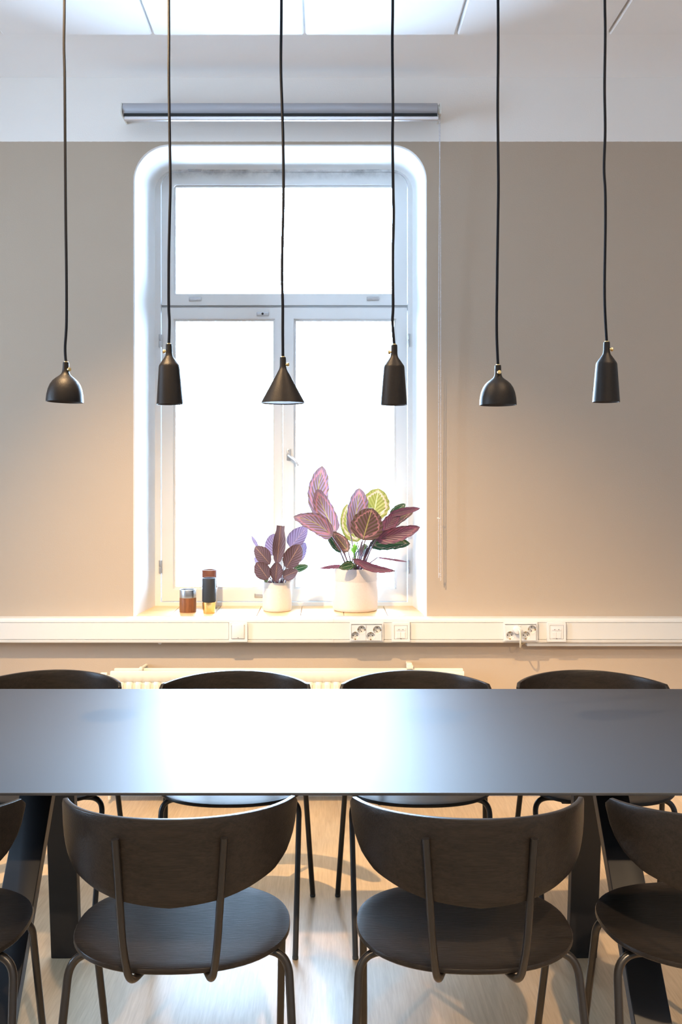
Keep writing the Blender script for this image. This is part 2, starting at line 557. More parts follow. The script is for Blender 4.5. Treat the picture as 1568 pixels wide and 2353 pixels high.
# sill tiles
xs = [OX0 + 0.001] + [(p - VX) / 514.0 for p in (391, 491, 591, 691, 791, 891)] + [OX1 - 0.001]
for a, b in zip(xs, xs[1:]):
    for (y0, y1) in ((DW + 0.001, 4.365), (4.367, ID + 0.10)):
        bm = NB(); box(bm, a + 0.001, b - 0.001, y0, y1, OZ0 - 0.012, OZ0, 0.0015, 1)
        obj('sill_tile', bm, M_sill, win, sharp=None)


def SX(px): return (px - VX) / 477.5
def SZ(py): return CH - (py - VY) / 477.5


def ring_frame(bm, outer, inner, y0, y1):
    """closed ring frame between two point loops (x,z), from depth y0 to y1"""
    A = [[Vector((p[0], y, p[1])) for p in lp] for lp, y in ((outer, y0), (outer, y1), (inner, y1), (inner, y0))]
    vr = [[bm.verts.new(p) for p in r] for r in A]
    n = len(outer)
    for a in range(4):
        b = (a + 1) % 4
        for i in range(n):
            j = (i + 1) % n
            bm.faces.new((vr[a][i], vr[a][j], vr[b][j], vr[b][i]))


def rl2(x0, x1, z0, z1, r, n=10):
    return [(p.x, p.z) for p in rloop(x0, x1, z0, z1, r, 0, n)]


jx0, jx1 = SX(372), SX(936)
bm = NB()
ring_frame(bm, rl2(IX0 - 0.004, IX1 + 0.004, OZ0 - 0.005, IZ1 + 0.004, 0.107), rl2(jx0 - 0.003, jx1 + 0.003, SZ(1383), SZ(396), 0.075), ID - 0.003, ID + 0.10)
jamb = obj('jamb_frame', bm, M_frame, win)
bm = NB()
box(bm, jx0 - 0.01, jx1 + 0.01, ID + 0.03, ID + 0.09, SZ(712), SZ(697))
obj('transom_rail', bm, M_frame, win)


def sash(name, x0, x1, z0, z1, gx0, gx1, gz0, gz1, rt=0.001, y=ID + 0.006):
    bm = NB()
    if rt > 0.01:
        ring_frame(bm, rl2(x0, x1, z0, z1, rt), rl2(gx0, gx1, gz0, gz1, 0.02), y, y + 0.045)
    else:
        q = lambda a, b, c, e: [(a, c), (a, e), (b, e), (b, c)]
        ring_frame(bm, q(x0, x1, z0, z1), q(gx0, gx1, gz0, gz1), y, y + 0.045)
        bmesh.ops.bevel(bm, geom=[e for e in bm.edges if abs(e.verts[0].co.y - y) < 1e-5 and abs(e.verts[1].co.y - y) < 1e-5 and len(set((round(v.co.x, 5) in (round(x0, 5), round(x1, 5))) for v in e.verts)) == 1], offset=0.0025, segments=2, affect='EDGES')
    s = obj(name, bm, M_frame, win)
    bm = NB()   # moulded glazing bead
    ring_frame(bm, rl2(gx0 - 0.002, gx1 + 0.002, gz0 - 0.002, gz1 + 0.002, 0.001), rl2(gx0 + 0.009, gx1 - 0.009, gz0 + 0.009, gz1 - 0.009, 0.001), y + 0.016, y + 0.03)
    obj('glazing_bead', bm, M_frame, s)
    bm = NB(); box(bm, gx0, gx1, y + 0.022, y + 0.026, gz0, gz1)
    obj('pane', bm, M_glass, s, sharp=None)
    return s


top_sash = sash('transom_sash', jx0, jx1, SZ(701.5), SZ(397), SX(399), SX(907), SZ(678), SZ(425), rt=0.07)
cas_l = sash('casement', jx0, SX(649.4), SZ(1382), SZ(707), SX(399), SX(632), SZ(1353), SZ(733))
cas_r = sash('casement', SX(650.8), jx1, SZ(1382), SZ(707), SX(676), SX(911), SZ(1353), SZ(733))


def latch(par, px, py, key=0, full=True):
    d = ID + 0.004
    bm = NB()
    x, z = SX(px), SZ(py)
    hw = 0.029 if full else 0.018
    box(bm, x - hw, x + hw, d - 0.003, d + 0.002, z - 0.0095, z + 0.0095, 0.002, 2)
    for sx_ in (-0.020, 0.020):
        rod(bm, (x + sx_, d - 0.0045, z), (x + sx_, d - 0.002, z), 0.0045, 12)
    rod(bm, (x + 0.003, d - 0.006, z), (x + 0.003, d - 0.002, z), 0.007, 14)
    l = obj('latch', bm, M_zinc, par)
    if key == 1:
        bm = NB(); rod(bm, (x, d - 0.008, z), (x, d - 0.0061, z), 0.0055, 12)
        obj('keyhole', bm, M_dark, l)
    return l


latch(top_sash, 449, 688); latch(top_sash, 857, 687)
latch(cas_l, 604, 722, key=1); latch(cas_l, 599, 1368)


def hinge(px, py, horiz=False):
    bm = NB()
    d = ID - 0.004
    x, z = SX(px), SZ(py)
    if horiz:
        rod(bm, (x - 0.033, d, z), (x - 0.001, d, z), 0.0055, 10, bev=0.002)
        rod(bm, (x + 0.001, d, z), (x + 0.033, d, z), 0.0055, 10, bev=0.002)
        box(bm, x - 0.030, x + 0.030, d, d + 0.004, z - 0.009, z + 0.004)
    else:
        rod(bm, (x, d, z - 0.032), (x, d, z - 0.001), 0.0055, 10, bev=0.002)
        rod(bm, (x, d, z + 0.001), (x, d, z + 0.032), 0.0055, 10, bev=0.002)
        box(bm, x - 0.004, x + 0.010, d + 0.002, d + 0.010, z - 0.030, z + 0.030)
    obj('hinge', bm, M_zinc, win)


for a in ((369, 784), (939, 783), (369, 1302), (939, 1302)): hinge(*a)
hinge(449, 392, True); hinge(857, 389, True)
# espagnolette handle on the meeting stile
bm = NB()
d = ID + 0.004; x, z = SX(664), SZ(1045)
box(bm, x - 0.010, x + 0.010, d - 0.003, d + 0.002, z - 0.028, z + 0.028, 0.002, 2)
rod(bm, (x, d - 0.0045, z + 0.020), (x, d - 0.002, z + 0.020), 0.005, 12)
rod(bm, (x, d - 0.022, z - 0.004), (x, d - 0.002, z - 0.004), 0.008, 14)
h0 = Vector((x, d - 0.022, z - 0.004)); h1 = Vector((SX(687), d - 0.040, SZ(1071)))
tube(bm, smooth_path([h0 + Vector((-0.006, 0, 0.006)), h0, h0.lerp(h1, 0.5) + Vector((0.004, -0.004, 0.002)), h1], 6), 0.006, 10, rads=None)
obj('window_handle', bm, M_zinc, cas_r)

# window added out of view in the left wall, for extra daylight
added_win = empty('added_window', (RX0 - 0.05, (SWY0 + SWY1) / 2, SWZ0))
tag(added_win, 'white casement window added in the left wall for extra daylight', kind='structure')
bm = NB()
for (a, b, c, d_) in ((SWY0, SWY1, SWZ0, SWZ0 + 0.06), (SWY0, SWY1, SWZ1 - 0.06, SWZ1), (SWY0, SWY0 + 0.06, SWZ0 + 0.06, SWZ1 - 0.06), (SWY1 - 0.06, SWY1, SWZ0 + 0.06, SWZ1 - 0.06),
                     ((SWY0 + SWY1) / 2 - 0.04, (SWY0 + SWY1) / 2 + 0.04, SWZ0 + 0.06, SWZ1 - 0.06)):
    box(bm, RX0 - 0.09, RX0 - 0.03, a, b, c, d_)
obj('frame', bm, M_white, added_win, sharp=None)
for a, b in ((SWY0 + 0.06, (SWY0 + SWY1) / 2 - 0.04), ((SWY0 + SWY1) / 2 + 0.04, SWY1 - 0.06)):
    bm = NB(); box(bm, RX0 - 0.062, RX0 - 0.058, a, b, SWZ0 + 0.06, SWZ1 - 0.06)
    obj('pane', bm, M_glass, added_win, sharp=None)

# ------------------------------------------------------------------ roller blind above the window
def SB(px, d): return (px - VX) * d / F
bd = 4.105
bl = empty('roller_blind', (-0.19, bd, 2.95))
tag(bl, 'rolled-up silver grey roller blind mounted on the white wall above the window', 'blind')
zc = P(0, 252, bd).z
bm = NB()
rod(bm, (SB(284, bd), bd, zc), (SB(1005, bd), bd, zc), 0.0265, 28, bev=0.001)
obj('fabric_roll', bm, M_blind, bl)
bm = NB()
prism(bm, [(bd - 0.026, zc - 0.0555), (bd - 0.028, zc - 0.053), (bd - 0.028, zc - 0.041), (bd - 0.023, zc - 0.037), (bd - 0.014, zc - 0.039), (bd - 0.012, zc - 0.0555)], 'x', SB(289, bd), SB(1006, bd))
obj('bottom_bar', bm, M_alu, bl)
bm = NB()
prism(bm, [(bd - 0.0150, zc - 0.0215), (bd - 0.0215, zc - 0.029), (bd - 0.0225, zc - 0.038), (bd - 0.0190, zc - 0.038), (bd - 0.0130, zc - 0.0225)], 'x', SB(287, bd), SB(1004, bd))
obj('dark_gap_strip', bm, M_dark, bl)  # near-black strip paints in the shade of the gap between roll and bar
for s_, px in ((-1, 281.5), (1, 1011.5)):
    bm = NB()
    x = SB(px, bd)
    poly = [(bd + 0.02, zc + 0.022), (bd - 0.022, zc + 0.022)] + [(bd - 0.03 * math.cos(a), zc - 0.012 - 0.016 * math.sin(a)) for a in (0.0, 0.5, 1.0, 1.4)] + [(bd + 0.02, zc - 0.028), (DW, zc - 0.028), (DW, zc + 0.022)]
    prism(bm, poly, 'x', x - 0.003, x + 0.003)
    rod(bm, (x, bd, zc), (x - s_ * 0.010, bd, zc), 0.019, 18)
    obj('bracket', bm, M_bracket, bl)
# bead chain loop
cd = 4.158
cx0, cx1 = SB(1008.5, cd), SB(1013.8, cd)
path = [Vector((SB(1009, bd), bd - 0.020, zc - 0.005)), Vector((SB(1009, cd), cd - 0.045, P(0, 300, cd).z)), Vector((cx0, cd - 0.01, P(0, 600, cd).z)), Vector((cx0, cd, P(0, 1000, cd).z)),
        Vector((cx0, cd, P(0, 1300, cd).z)), Vector((cx0 + 0.002, cd, P(0, 1317, cd).z)), Vector(((cx0 + cx1) / 2, cd + 0.001, P(0, 1322, cd).z)), Vector((cx1 - 0.001, cd + 0.002, P(0, 1317, cd).z)),
        Vector((cx1, cd + 0.003, P(0, 1300, cd).z)), Vector((cx1 - 0.001, cd, P(0, 900, cd).z)), Vector((SB(1011.5, cd), cd - 0.02, P(0, 500, cd).z)), Vector((SB(1010, bd), bd + 0.018, zc - 0.01))]
sp = smooth_path(path, 24)
bm = NB()
acc = 0.0
PITCH = 0.0062
for a, b in zip(sp, sp[1:]):
    L_ = (b - a).length
    t = (PITCH - acc) % PITCH if acc > 0 else 0.0
    while t < L_:
        c = a.lerp(b, t / L_)
        lathe(bm, [(0.0004, -0.0024), (0.0017, -0.0015), (0.0023, 0), (0.0017, 0.0015), (0.0004, 0.0024)], c, 6)
        t += PITCH
    acc = (acc + L_) % PITCH
tube(bm, sp[::6] + [sp[-1]], 0.0007, 5)
ch = obj('bead_chain', bm, M_chain, bl)
ch['kind'] = 'stuff'
bm = NB()
c = P(1008, 1191, cd)
rod(bm, c + Vector((-0.006, 0, 0.0015)), c + Vector((0.007, 0, -0.0015)), 0.0028, 10, bev=0.001)
obj('chain_connector', bm, M_bracket, bl)

# ------------------------------------------------------------------ cable trunking with outlets
TD = 4.135                       # front face of the trunking
TX0, TX1 = -2.2, 2.2
def TZ(py): return CH - (py - VY) / (F / TD)
tr = empty('cable_trunking', (0, DW, TZ(1478)))
tag(tr, 'white plastic cable trunking running along the wall under the window', 'cable trunking')
ztop, zbot = TZ(1420.5), TZ(1478)
seam = (767 - VX) / (F / TD)
bm = NB(); box(bm, TX0, TX1, TD + 0.010, DW - 0.001, zbot + 0.001, ztop - 0.001)
obj('channel', bm, M_trunk, tr, sharp=None)
for a, b in ((TX0, seam - 0.0006), (seam + 0.0006, TX1)):
    bm = NB()
    prism(bm, [(DW - 0.002, ztop), (TD + 0.012, ztop), (TD + 0.004, ztop - 0.002), (TD, ztop - 0.008), (TD, TZ(1430.2)), (TD + 0.012, TZ(1430.2)), (TD + 0.012, ztop - 0.0015), (DW - 0.002, ztop - 0.0015)], 'x', a, b)
    obj('edge_profile', bm, M_trunk, tr)
    bm = NB()
    prism(bm, [(DW - 0.002, zbot), (TD + 0.010, zbot), (TD + 0.002, zbot + 0.002), (TD, zbot + 0.006), (TD, TZ(1470)), (TD + 0.012, TZ(1470)), (TD + 0.012, zbot + 0.002), (DW - 0.002, zbot + 0.002)], 'x', a, b)
    obj('edge_profile', bm, M_trunk, tr)
def TXp(px): return (px - VX) / (F / TD)
cuts = [(TX0, TXp(526)), (TXp(568), TXp(805)), (TXp(881), TXp(901)), (TXp(943), TXp(1158)), (TXp(1237), TXp(1258)), (TXp(1302), TX1)]
for a, b in cuts:
    bm = NB(); box(bm, a + 0.001, b - 0.001, TD + 0.001, TD + 0.011, TZ(1469.3), TZ(1430.9), 0.0008, 1)
    obj('cover', bm, M_trunk, tr, sharp=None)
bm = NB(); prism(bm, [(TXp(361), zbot), (TXp(372), zbot), (TXp(368), zbot - 0.007), (TXp(364), zbot - 0.006)], 'y', TD + 0.012, TD + 0.03)
obj('cable_clip', bm, M_trunk, tr, sharp=None)
# thin conduit tucked under the right half
cdt = 4.150
bm = NB(); box(bm, SB(1212, cdt), TX1, cdt, DW - 0.001, P(0, 1485, cdt).z, zbot - 0.0003, 0.001, 1)
tag(obj('cable_conduit', bm, M_trunk, sharp=None), 'thin white conduit strip tucked under the right part of the trunking', 'conduit')

OD = TD - 0.010                  # front of outlet frames
def OX(px): return (px - VX) / (F / OD)
def OZ(py): return CH - (py - VY) / (F / OD)


def frame_plate(par, x0, x1, z0, z1, hx0, hx1, hz0, hz1):
    bm = NB()
    for k, (a, b, c, e) in enumerate(((x0, hx0, z0, z1), (hx1, x1, z0, z1), (hx0, hx1, z0, hz0), (hx0, hx1, hz1, z1))):
        pass
    o = [(x0 + 0.004, z0), (x1 - 0.004, z0), (x1 - 0.001, z0 + 0.001), (x1, z0 + 0.004), (x1, z1 - 0.004), (x1 - 0.001, z1 - 0.001), (x1 - 0.004, z1), (x0 + 0.004, z1), (x0 + 0.001, z1 - 0.001), (x0, z1 - 0.004), (x0, z0 + 0.004), (x0 + 0.001, z0 + 0.001)]
    i_ = [(hx0 + 0.002, hz0), (hx1 - 0.002, hz0), (hx1, hz0), (hx1, hz0 + 0.002), (hx1, hz1 - 0.002), (hx1, hz1), (hx1 - 0.002, hz1), (hx0 + 0.002, hz1), (hx0, hz1), (hx0, hz1 - 0.002), (hx0, hz0 + 0.002), (hx0, hz0)]
    ring_frame(bm, o, i_, OD, TD + 0.006)
    bmesh.ops.bevel(bm, geom=[e for e in bm.edges if abs(e.verts[0].co.y - OD) < 1e-5 and abs(e.verts[1].co.y - OD) < 1e-5 and (e.verts[0].co.x <= x0 + 0.0045 or e.verts[0].co.x >= x1 - 0.0045 or e.verts[0].co.z <= z0 + 1e-5 or e.verts[0].co.z >= z1 - 1e-5)], offset=0.002, segments=2, affect='EDGES')
    return obj('outlet_frame', bm, M_sock, par)


def socket_cup(par, px, py, rot):
    """round recessed socket: ring wall, floor, two pin holes, earth clips"""
    fr = OD - 0.0065
    x, z = (px - VX) / (F / fr), CH - (py - VY) / (F / fr)
    r = 0.0180
    bm = NB()
    n = 28
    def circ(rad, y): return [Vector((x + rad * math.cos(2 * PI * k / n), y, z + rad * math.sin(2 * PI * k / n))) for k in range(n)]
    loft(bm, [circ(r + 0.0012, fr - 0.0004), circ(r, fr - 0.0004), circ(r - 0.0012, fr + 0.013)], cap=False)
    bm.faces.new([bm.verts.new(p) for p in circ(r - 0.0012, fr + 0.013)])
    s = obj('socket', bm, M_sock, par)
    ca, sa = math.cos(rot), math.sin(rot)
    for k in (-0.0085, 0.0085):
        bm = NB()
        rod(bm, (x + k * ca, fr + 0.0115, z + k * sa), (x + k * ca, fr + 0.0132, z + k * sa), 0.0024, 10)
        obj('pin_hole', bm, M_dark, s)
    bm = NB()
    rod(bm, (x - 0.004 * sa, fr + 0.0117, z - 0.004), (x - 0.004 * sa, fr + 0.0132, z - 0.004), 0.0014, 8)
    obj('screw_hole', bm, M_dark, s)
    for sgn in (-1, 1):
        ux, uz = -sa * sgn, ca * sgn
        c = Vector((x + ux * (r - 0.003), 0, z + uz * (r - 0.003)))
        bm = NB()
        box(bm, c.x - 0.0025, c.x + 0.0025, fr + 0.001, fr + 0.012, c.z - 0.0025, c.z + 0.0025)
        obj('earth_clip', bm, M_brass, s)


def module_with_holes(par, x0, x1, z0, z1, cups):
    """front plate of a double socket module with two round holes"""
    fr = OD - 0.0065
    bm = NB()
    ev = []
    rect = [bm.verts.new((a, fr, b)) for a, b in ((x0, z0), (x1, z0), (x1, z1), (x0, z1))]
    ev += [bm.edges.new((a, b)) for a, b in zip(rect, rect[1:] + rect[:1])]
    for px, py in cups:
        x, z = (px - VX) / (F / fr), CH - (py - VY) / (F / fr)
        c = [bm.verts.new((x + 0.0185 * math.cos(2 * PI * k / 28), fr, z + 0.0185 * math.sin(2 * PI * k / 28))) for k in range(28)]
        ev += [bm.edges.new((a, b)) for a, b in zip(c, c[1:] + c[:1])]
    bmesh.ops.triangle_fill(bm, use_beauty=True, edges=ev)
    side = [((x0, z0), (x1, z0)), ((x1, z0), (x1, z1)), ((x1, z1), (x0, z1)), ((x0, z1), (x0, z0))]
    for a, b in side:
        bm.faces.new([bm.verts.new(v) for v in ((a[0], fr, a[1]), (b[0], fr, b[1]), (b[0], TD, b[1]), (a[0], TD, a[1]))])
    bmesh.ops.remove_doubles(bm, verts=bm.verts[:], dist=1e-6)
    return obj('socket_module', bm, M_sock, par, sharp=30)


def quad_socket(x0, x1, cups, label, mid):
    t = empty('socket_outlet', (OX((x0 + x1) / 2), OD, OZ(1475)))
    tag(t, label, 'socket outlet', 'socket outlets on the trunking')
    frame_plate(t, OX(x0), OX(x1), OZ(1475), OZ(1430.5), OX(x0 + 3.5), OX(x1 - 4), OZ(1472), OZ(1434.5))
    fr = OD - 0.0065
    def X(p): return (p - VX) / (F / fr)
    def Z(p): return CH - (p - VY) / (F / fr)
    for k, (a, b) in enumerate(((x0 + 4, mid - 0.3), (mid + 0.3, x1 - 4.5))):
        m_ = module_with_holes(t, X(a), X(b), Z(1472), Z(1436.5), cups[k * 2:k * 2 + 2])
        for (px, py), rt in zip(cups[k * 2:k * 2 + 2], (0.0, PI / 2 * 0.97)):
            socket_cup(m_, px, py, rt)
    return t


quad_socket(804, 882, [(816.7, 1461.3), (831.3, 1447.2), (852.5, 1462), (867.3, 1447.8)], 'white quadruple wall socket with all four sockets empty below the large potted plant', 841.8)
quad_socket(1158, 1237, [(1173, 1460.5), (1188.5, 1447), (1209.3, 1460.5), (1223.4, 1446.3)], 'white quadruple wall socket with a plug in it on the trunking right of the window', 1198)


def single_plate(x0, x1, label, kind):
    data = kind == 'data'
    t = empty('data_outlet' if data else 'wall_switch', (OX((x0 + x1) / 2), OD, OZ(1475)))
    tag(t, label, 'data outlet' if data else 'switch', 'data outlets on the trunking' if data else None)
    frame_plate(t, OX(x0), OX(x1), OZ(1475.5), OZ(1431), OX(x0 + 6), OX(x1 - 6), OZ(1469), OZ(1437))
    bm = NB(); box(bm, OX(x0 + 6.4), OX(x1 - 6.4), OD + 0.001, TD, OZ(1468.6), OZ(1437.4), 0.001, 1)
    ins = obj('insert', bm, M_sock, t, sharp=None)
    y = OD - 0.0012
    if data:
        c = (x0 + x1) / 2
        bm = NB(); box(bm, OX(c - 10.5), OX(c + 10.5), y, TD, OZ(1449.5), OZ(1443.5), 0.0006, 1)
        obj('port_strip', bm, M_sock, ins, sharp=None)
        for s_ in (-1, 1):
            bm = NB(); box(bm, OX(c + s_ * 4.6 - 1.2), OX(c + s_ * 4.6 + 1.2), y - 0.0006, y + 0.002, OZ(1447.2), OZ(1446))
            obj('port', bm, M_dark, ins, sharp=None)
            bm = NB(); box(bm, OX(c + s_ * 5.6 - 4.6), OX(c + s_ * 5.6 + 4.6), y, TD, OZ(1466.5), OZ(1452), 0.0006, 1)
            obj('shutter', bm, M_sock, ins, sharp=None)
        bm = NB(); box(bm, OX(c - 1.2), OX(c + 1.2), y - 0.0005, y + 0.002, OZ(1468.4), OZ(1467.2))
        obj('notch', bm, M_dark, ins, sharp=None)
    else:
        bm = NB(); box(bm, OX(x0 + 7), OX(x1 - 8), y - 0.002, TD, OZ(1467), OZ(1434), 0.0012, 2)
        rk = obj('rocker', bm, M_sock, t)
        c = (x0 + x1) / 2
        bm = NB(); box(bm, OX(c - 1.2), OX(c + 1.2), y - 0.0026, y, OZ(1465.8), OZ(1464.8))
        obj('notch', bm, M_dark, rk, sharp=None)
    return t


single_plate(526, 569, 'white light switch on the trunking below the small potted plant', 'switch')
single_plate(900.5, 943, 'white data outlet plate on the trunking at the right edge of the window sill', 'data')
single_plate(1258, 1302, 'white data outlet plate on the trunking right of the plugged-in socket', 'data')
# plug with its looping cable
fr = OD - 0.0065
pc = Vector(((1188.5 - VX) / (F / fr), fr, CH - (1446.5 - VY) / (F / fr)))
pg = empty('power_plug', pc)
tag(pg, 'ivory plug with a looping cable pushed into the wall socket right of the window', 'plug')
bm = NB()
n = 24
def circ(rad, y): return [Vector((pc.x + rad * math.cos(2 * PI * k / n), y, pc.z + rad * math.sin(2 * PI * k / n))) for k in range(n)]
loft(bm, [circ(0.0178, fr - 0.0006), circ(0.0192, fr - 0.002), circ(0.0190, fr - 0.014), circ(0.0165, fr - 0.022), circ(0.011, fr - 0.0245)])
pb = obj('plug_body', bm, M_sock, pg)
bm = NB()
zb = zbot
tube(bm, smooth_path([(pc.x + 0.004, fr - 0.022, pc.z + 0.000), (pc.x + 0.006, fr - 0.034, pc.z - 0.006), (pc.x + 0.0085, fr - 0.034, pc.z - 0.030), (pc.x + 0.010, fr - 0.024, zb + 0.005), (pc.x + 0.014, fr - 0.002, zb - 0.013),
                      (pc.x + 0.022, fr + 0.030, zb - 0.016), (pc.x + 0.032, DW - 0.022, zb - 0.012), (pc.x + 0.052, DW - 0.016, zb - 0.004)], 8), 0.0037, 10)
obj('plug_cable', bm, M_cable, pg)
bm = NB(); rod(bm, (pc.x + 0.0085, fr - 0.0215, pc.z + 0.005), (pc.x + 0.0085, fr - 0.0195, pc.z + 0.005), 0.0018, 8)
obj('screw_hole', bm, M_dark, pb)

# ------------------------------------------------------------------ radiator
rd = empty('radiator', (-0.16, 4.10, 0.08))
tag(rd, 'cream panel radiator with vertical ribs below the window', 'radiator')
rx0, rx1, rz0, rz1 = -0.922, 0.604, 0.10, 0.577


def rad_panel(y, name, x0, x1):
    """stamped panel: smooth header band at top and bottom, raised vertical ribs between"""
    bm = NB()
    nx = int(round((x1 - x0 - 0.05) / 0.0385)); pit = (x1 - x0 - 0.05) / nx
    rows = [(rz1, 0.010, 0), (rz1 - 0.003, 0.002, 0), (rz1 - 0.012, 0.0, 0), (rz1 - 0.040, 0.0, 0), (rz1 - 0.046, 0.007, 1), (rz1 - 0.054, 0.007, 1), (rz1 - 0.062, 0.007, 1), (rz0 + 0.05, 0.007, 1), (rz0 + 0.04, 0.0, 0), (rz0, 0.0, 0)]
    xs_ = [(x0, 0), (x0 + 0.012, 0), (x0 + 0.025, 0)]
    for i in range(nx):
        a = x0 + 0.025 + i * pit
        xs_ += [(a + pit * 0.14, 0), (a + pit * 0.28, 1), (a + pit * 0.72, 1), (a + pit * 0.86, 0), (a + pit, 0)]
    xs_ += [(x1 - 0.012, 0), (x1, 0)]
    g = []
    for ri, (z, off, ribbed) in enumerate(rows):
        row = []
        for x, k in xs_:
            o_ = off
            if ribbed and k: o_ = -0.001 if 4 < ri < 8 else 0.004
            row.append(bm.verts.new((x, y + o_, z)))
        g.append(row)
    for a, b in zip(g, g[1:]):
        for i in range(len(a) - 1):
            bm.faces.new((a[i], a[i + 1], b[i + 1], b[i]))
    box(bm, x0, x1, y + 0.010, y + 0.022, rz0, rz1 - 0.0005, 0.002, 1)
    return obj(name, bm, M_rad, rd, sharp=50)


rad_panel(4.068, 'front_panel', rx0, rx1)
rad_panel(4.128, 'back_panel', rx0 + 0.004, rx1 + 0.004)
bm = NB()
for k in range(34):
    x = rx0 + 0.05 + k * (rx1 - rx0 - 0.1) / 33
    box(bm, x - 0.001, x + 0.001, 4.090, 4.128, rz0 + 0.04, rz1 - 0.03)
obj('convector_fins', bm, M_rad, rd, sharp=None)['kind'] = 'stuff'
bm = NB()
c = P(327, 1534, 4.13)
rod(bm, (c.x + 0.006, DW - 0.008, c.z - 0.002), (c.x - 0.004, 4.135, c.z - 0.004), 0.007, 12)
rod(bm, (c.x - 0.004, 4.136, c.z - 0.004), (c.x - 0.004, 4.112, c.z - 0.006), 0.010, 14, bev=0.003)
obj('wall_hook', bm, M_rad, rd)
bm = NB()
c = P(942, 1530, 4.13)
box(bm, c.x - 0.014, c.x + 0.014, 4.116, 4.150, c.z - 0.012, c.z + 0.004, 0.002)
box(bm, c.x - 0.012, c.x + 0.012, 4.14, DW - 0.004, c.z - 0.002, c.z + 0.008, 0.002)
obj('wall_hook', bm, M_rad, rd)
bm = NB()
c = P(238, 1556, 4.09)
rod(bm, (c.x - 0.014, 4.09, c.z), (c.x + 0.018, 4.09, c.z), 0.021, 22, bev=0.006)
rod(bm, (c.x + 0.018, 4.09, c.z), (rx0 + 0.004, 4.09, c.z), 0.009, 14)
rod(bm, (c.x + 0.026, 4.09, c.z), (c.x + 0.026, 4.09, 0.02), 0.007, 12)
obj('valve_knob', bm, M_rad, rd)

# ------------------------------------------------------------------ tumblers on the sill
def tumbler(name, x, d, segs, label, cat, wall=0.003, group='tumblers on the window sill'):
    """segs: list of (part name, r0, r1, z0, z1, material, open top)"""
    t = empty(name, (x, d, OZ0))
    tag(t, label, cat, group)
    for (pn, r0, r1, z0, z1, m_, op) in segs:
        bm = NB()
        e = 0.0012
        prof = [(0.0, z0), (r0 - e, z0), (r0 - e * 0.3, z0 + e * 0.3), (r0, z0 + e)]
        if op:
            prof += [(r1, z1 - e), (r1 - e * 0.5, z1), (r1 - wall, z1), (r1 - wall, z0 + 0.012), (0.0, z0 + 0.010)]
        else:
            prof += [(r1, z1 - e), (r1 - e, z1), (0.0, z1)]
        prof = [(max(r, 1e-5), z) for r, z in prof]
        lathe(bm, prof, (0, 0, 0), 40)
        bmesh.ops.remove_doubles(bm, verts=bm.verts[:], dist=3e-5)
        obj(pn, bm, m_, t, world=False)
    return t


x = P(432, 0, 4.325).x
tumbler('tumbler', x, 4.325, [('base', 0.0382, 0.0380, 0.0, 0.066, M_walnut, False), ('steel_rim', 0.0376, 0.0376, 0.066, 0.1035, M_steel, True)], 'short walnut tumbler with a wide steel rim near the left end of the sill', 'tumbler')
x = P(480.8, 0, 4.287).x
tumbler('tumbler', x, 4.287, [('base', 0.0268, 0.0300, 0.0, 0.052, M_brass, False), ('sleeve', 0.0312, 0.0308, 0.052, 0.160, M_slate, True)], 'slim dark slate tumbler with a brass foot in front of a taller brown one', 'tumbler')
x = P(481.8, 0, 4.445).x
tumbler('tumbler', x, 4.445, [('base', 0.0350, 0.0364, 0.0, 0.098, M_steel, False), ('sleeve', 0.0366, 0.0366, 0.098, 0.182, M_brown, True)], 'tall brown tumbler with a steel lower half behind the dark slate one', 'tumbler')

# ------------------------------------------------------------------ potted plants
def pot(par, c, r, h, band):
    bm = NB()
    prof = [(1e-5, 0.0), (r * 0.86, 0.0), (r * 0.94, 0.002), (r * 0.985, 0.008), (r, 0.018), (r, h * band)]
    lathe(bm, prof, c, 56)
    bmesh.ops.remove_doubles(bm, verts=bm.verts[:], dist=3e-5)
    o = obj('pot', bm, M_pot, par)
    bm = NB()
    prof = [(r, h * band), (r * 0.992, h * band + 0.001), (r * 0.99, h - 0.003), (r * 0.975, h), (r * 0.93, h - 0.001), (r * 0.915, h - 0.006), (r * 0.90, h - 0.05)]
    lathe(bm, prof, c, 56)
    obj('rim_band', bm, M_potm, o)
    bm = NB()
    random.seed(3)
    prof = [(r * 0.91, h - 0.018), (r * 0.7, h - 0.012), (r * 0.4, h - 0.008), (1e-5, h - 0.006)]
    lathe(bm, prof, c, 24)
    bmesh.ops.remove_doubles(bm, verts=bm.verts[:], dist=3e-5)
    for v in bm.verts: v.co.z += random.uniform(-0.002, 0.002)
    obj('soil', bm, M_soil, par)


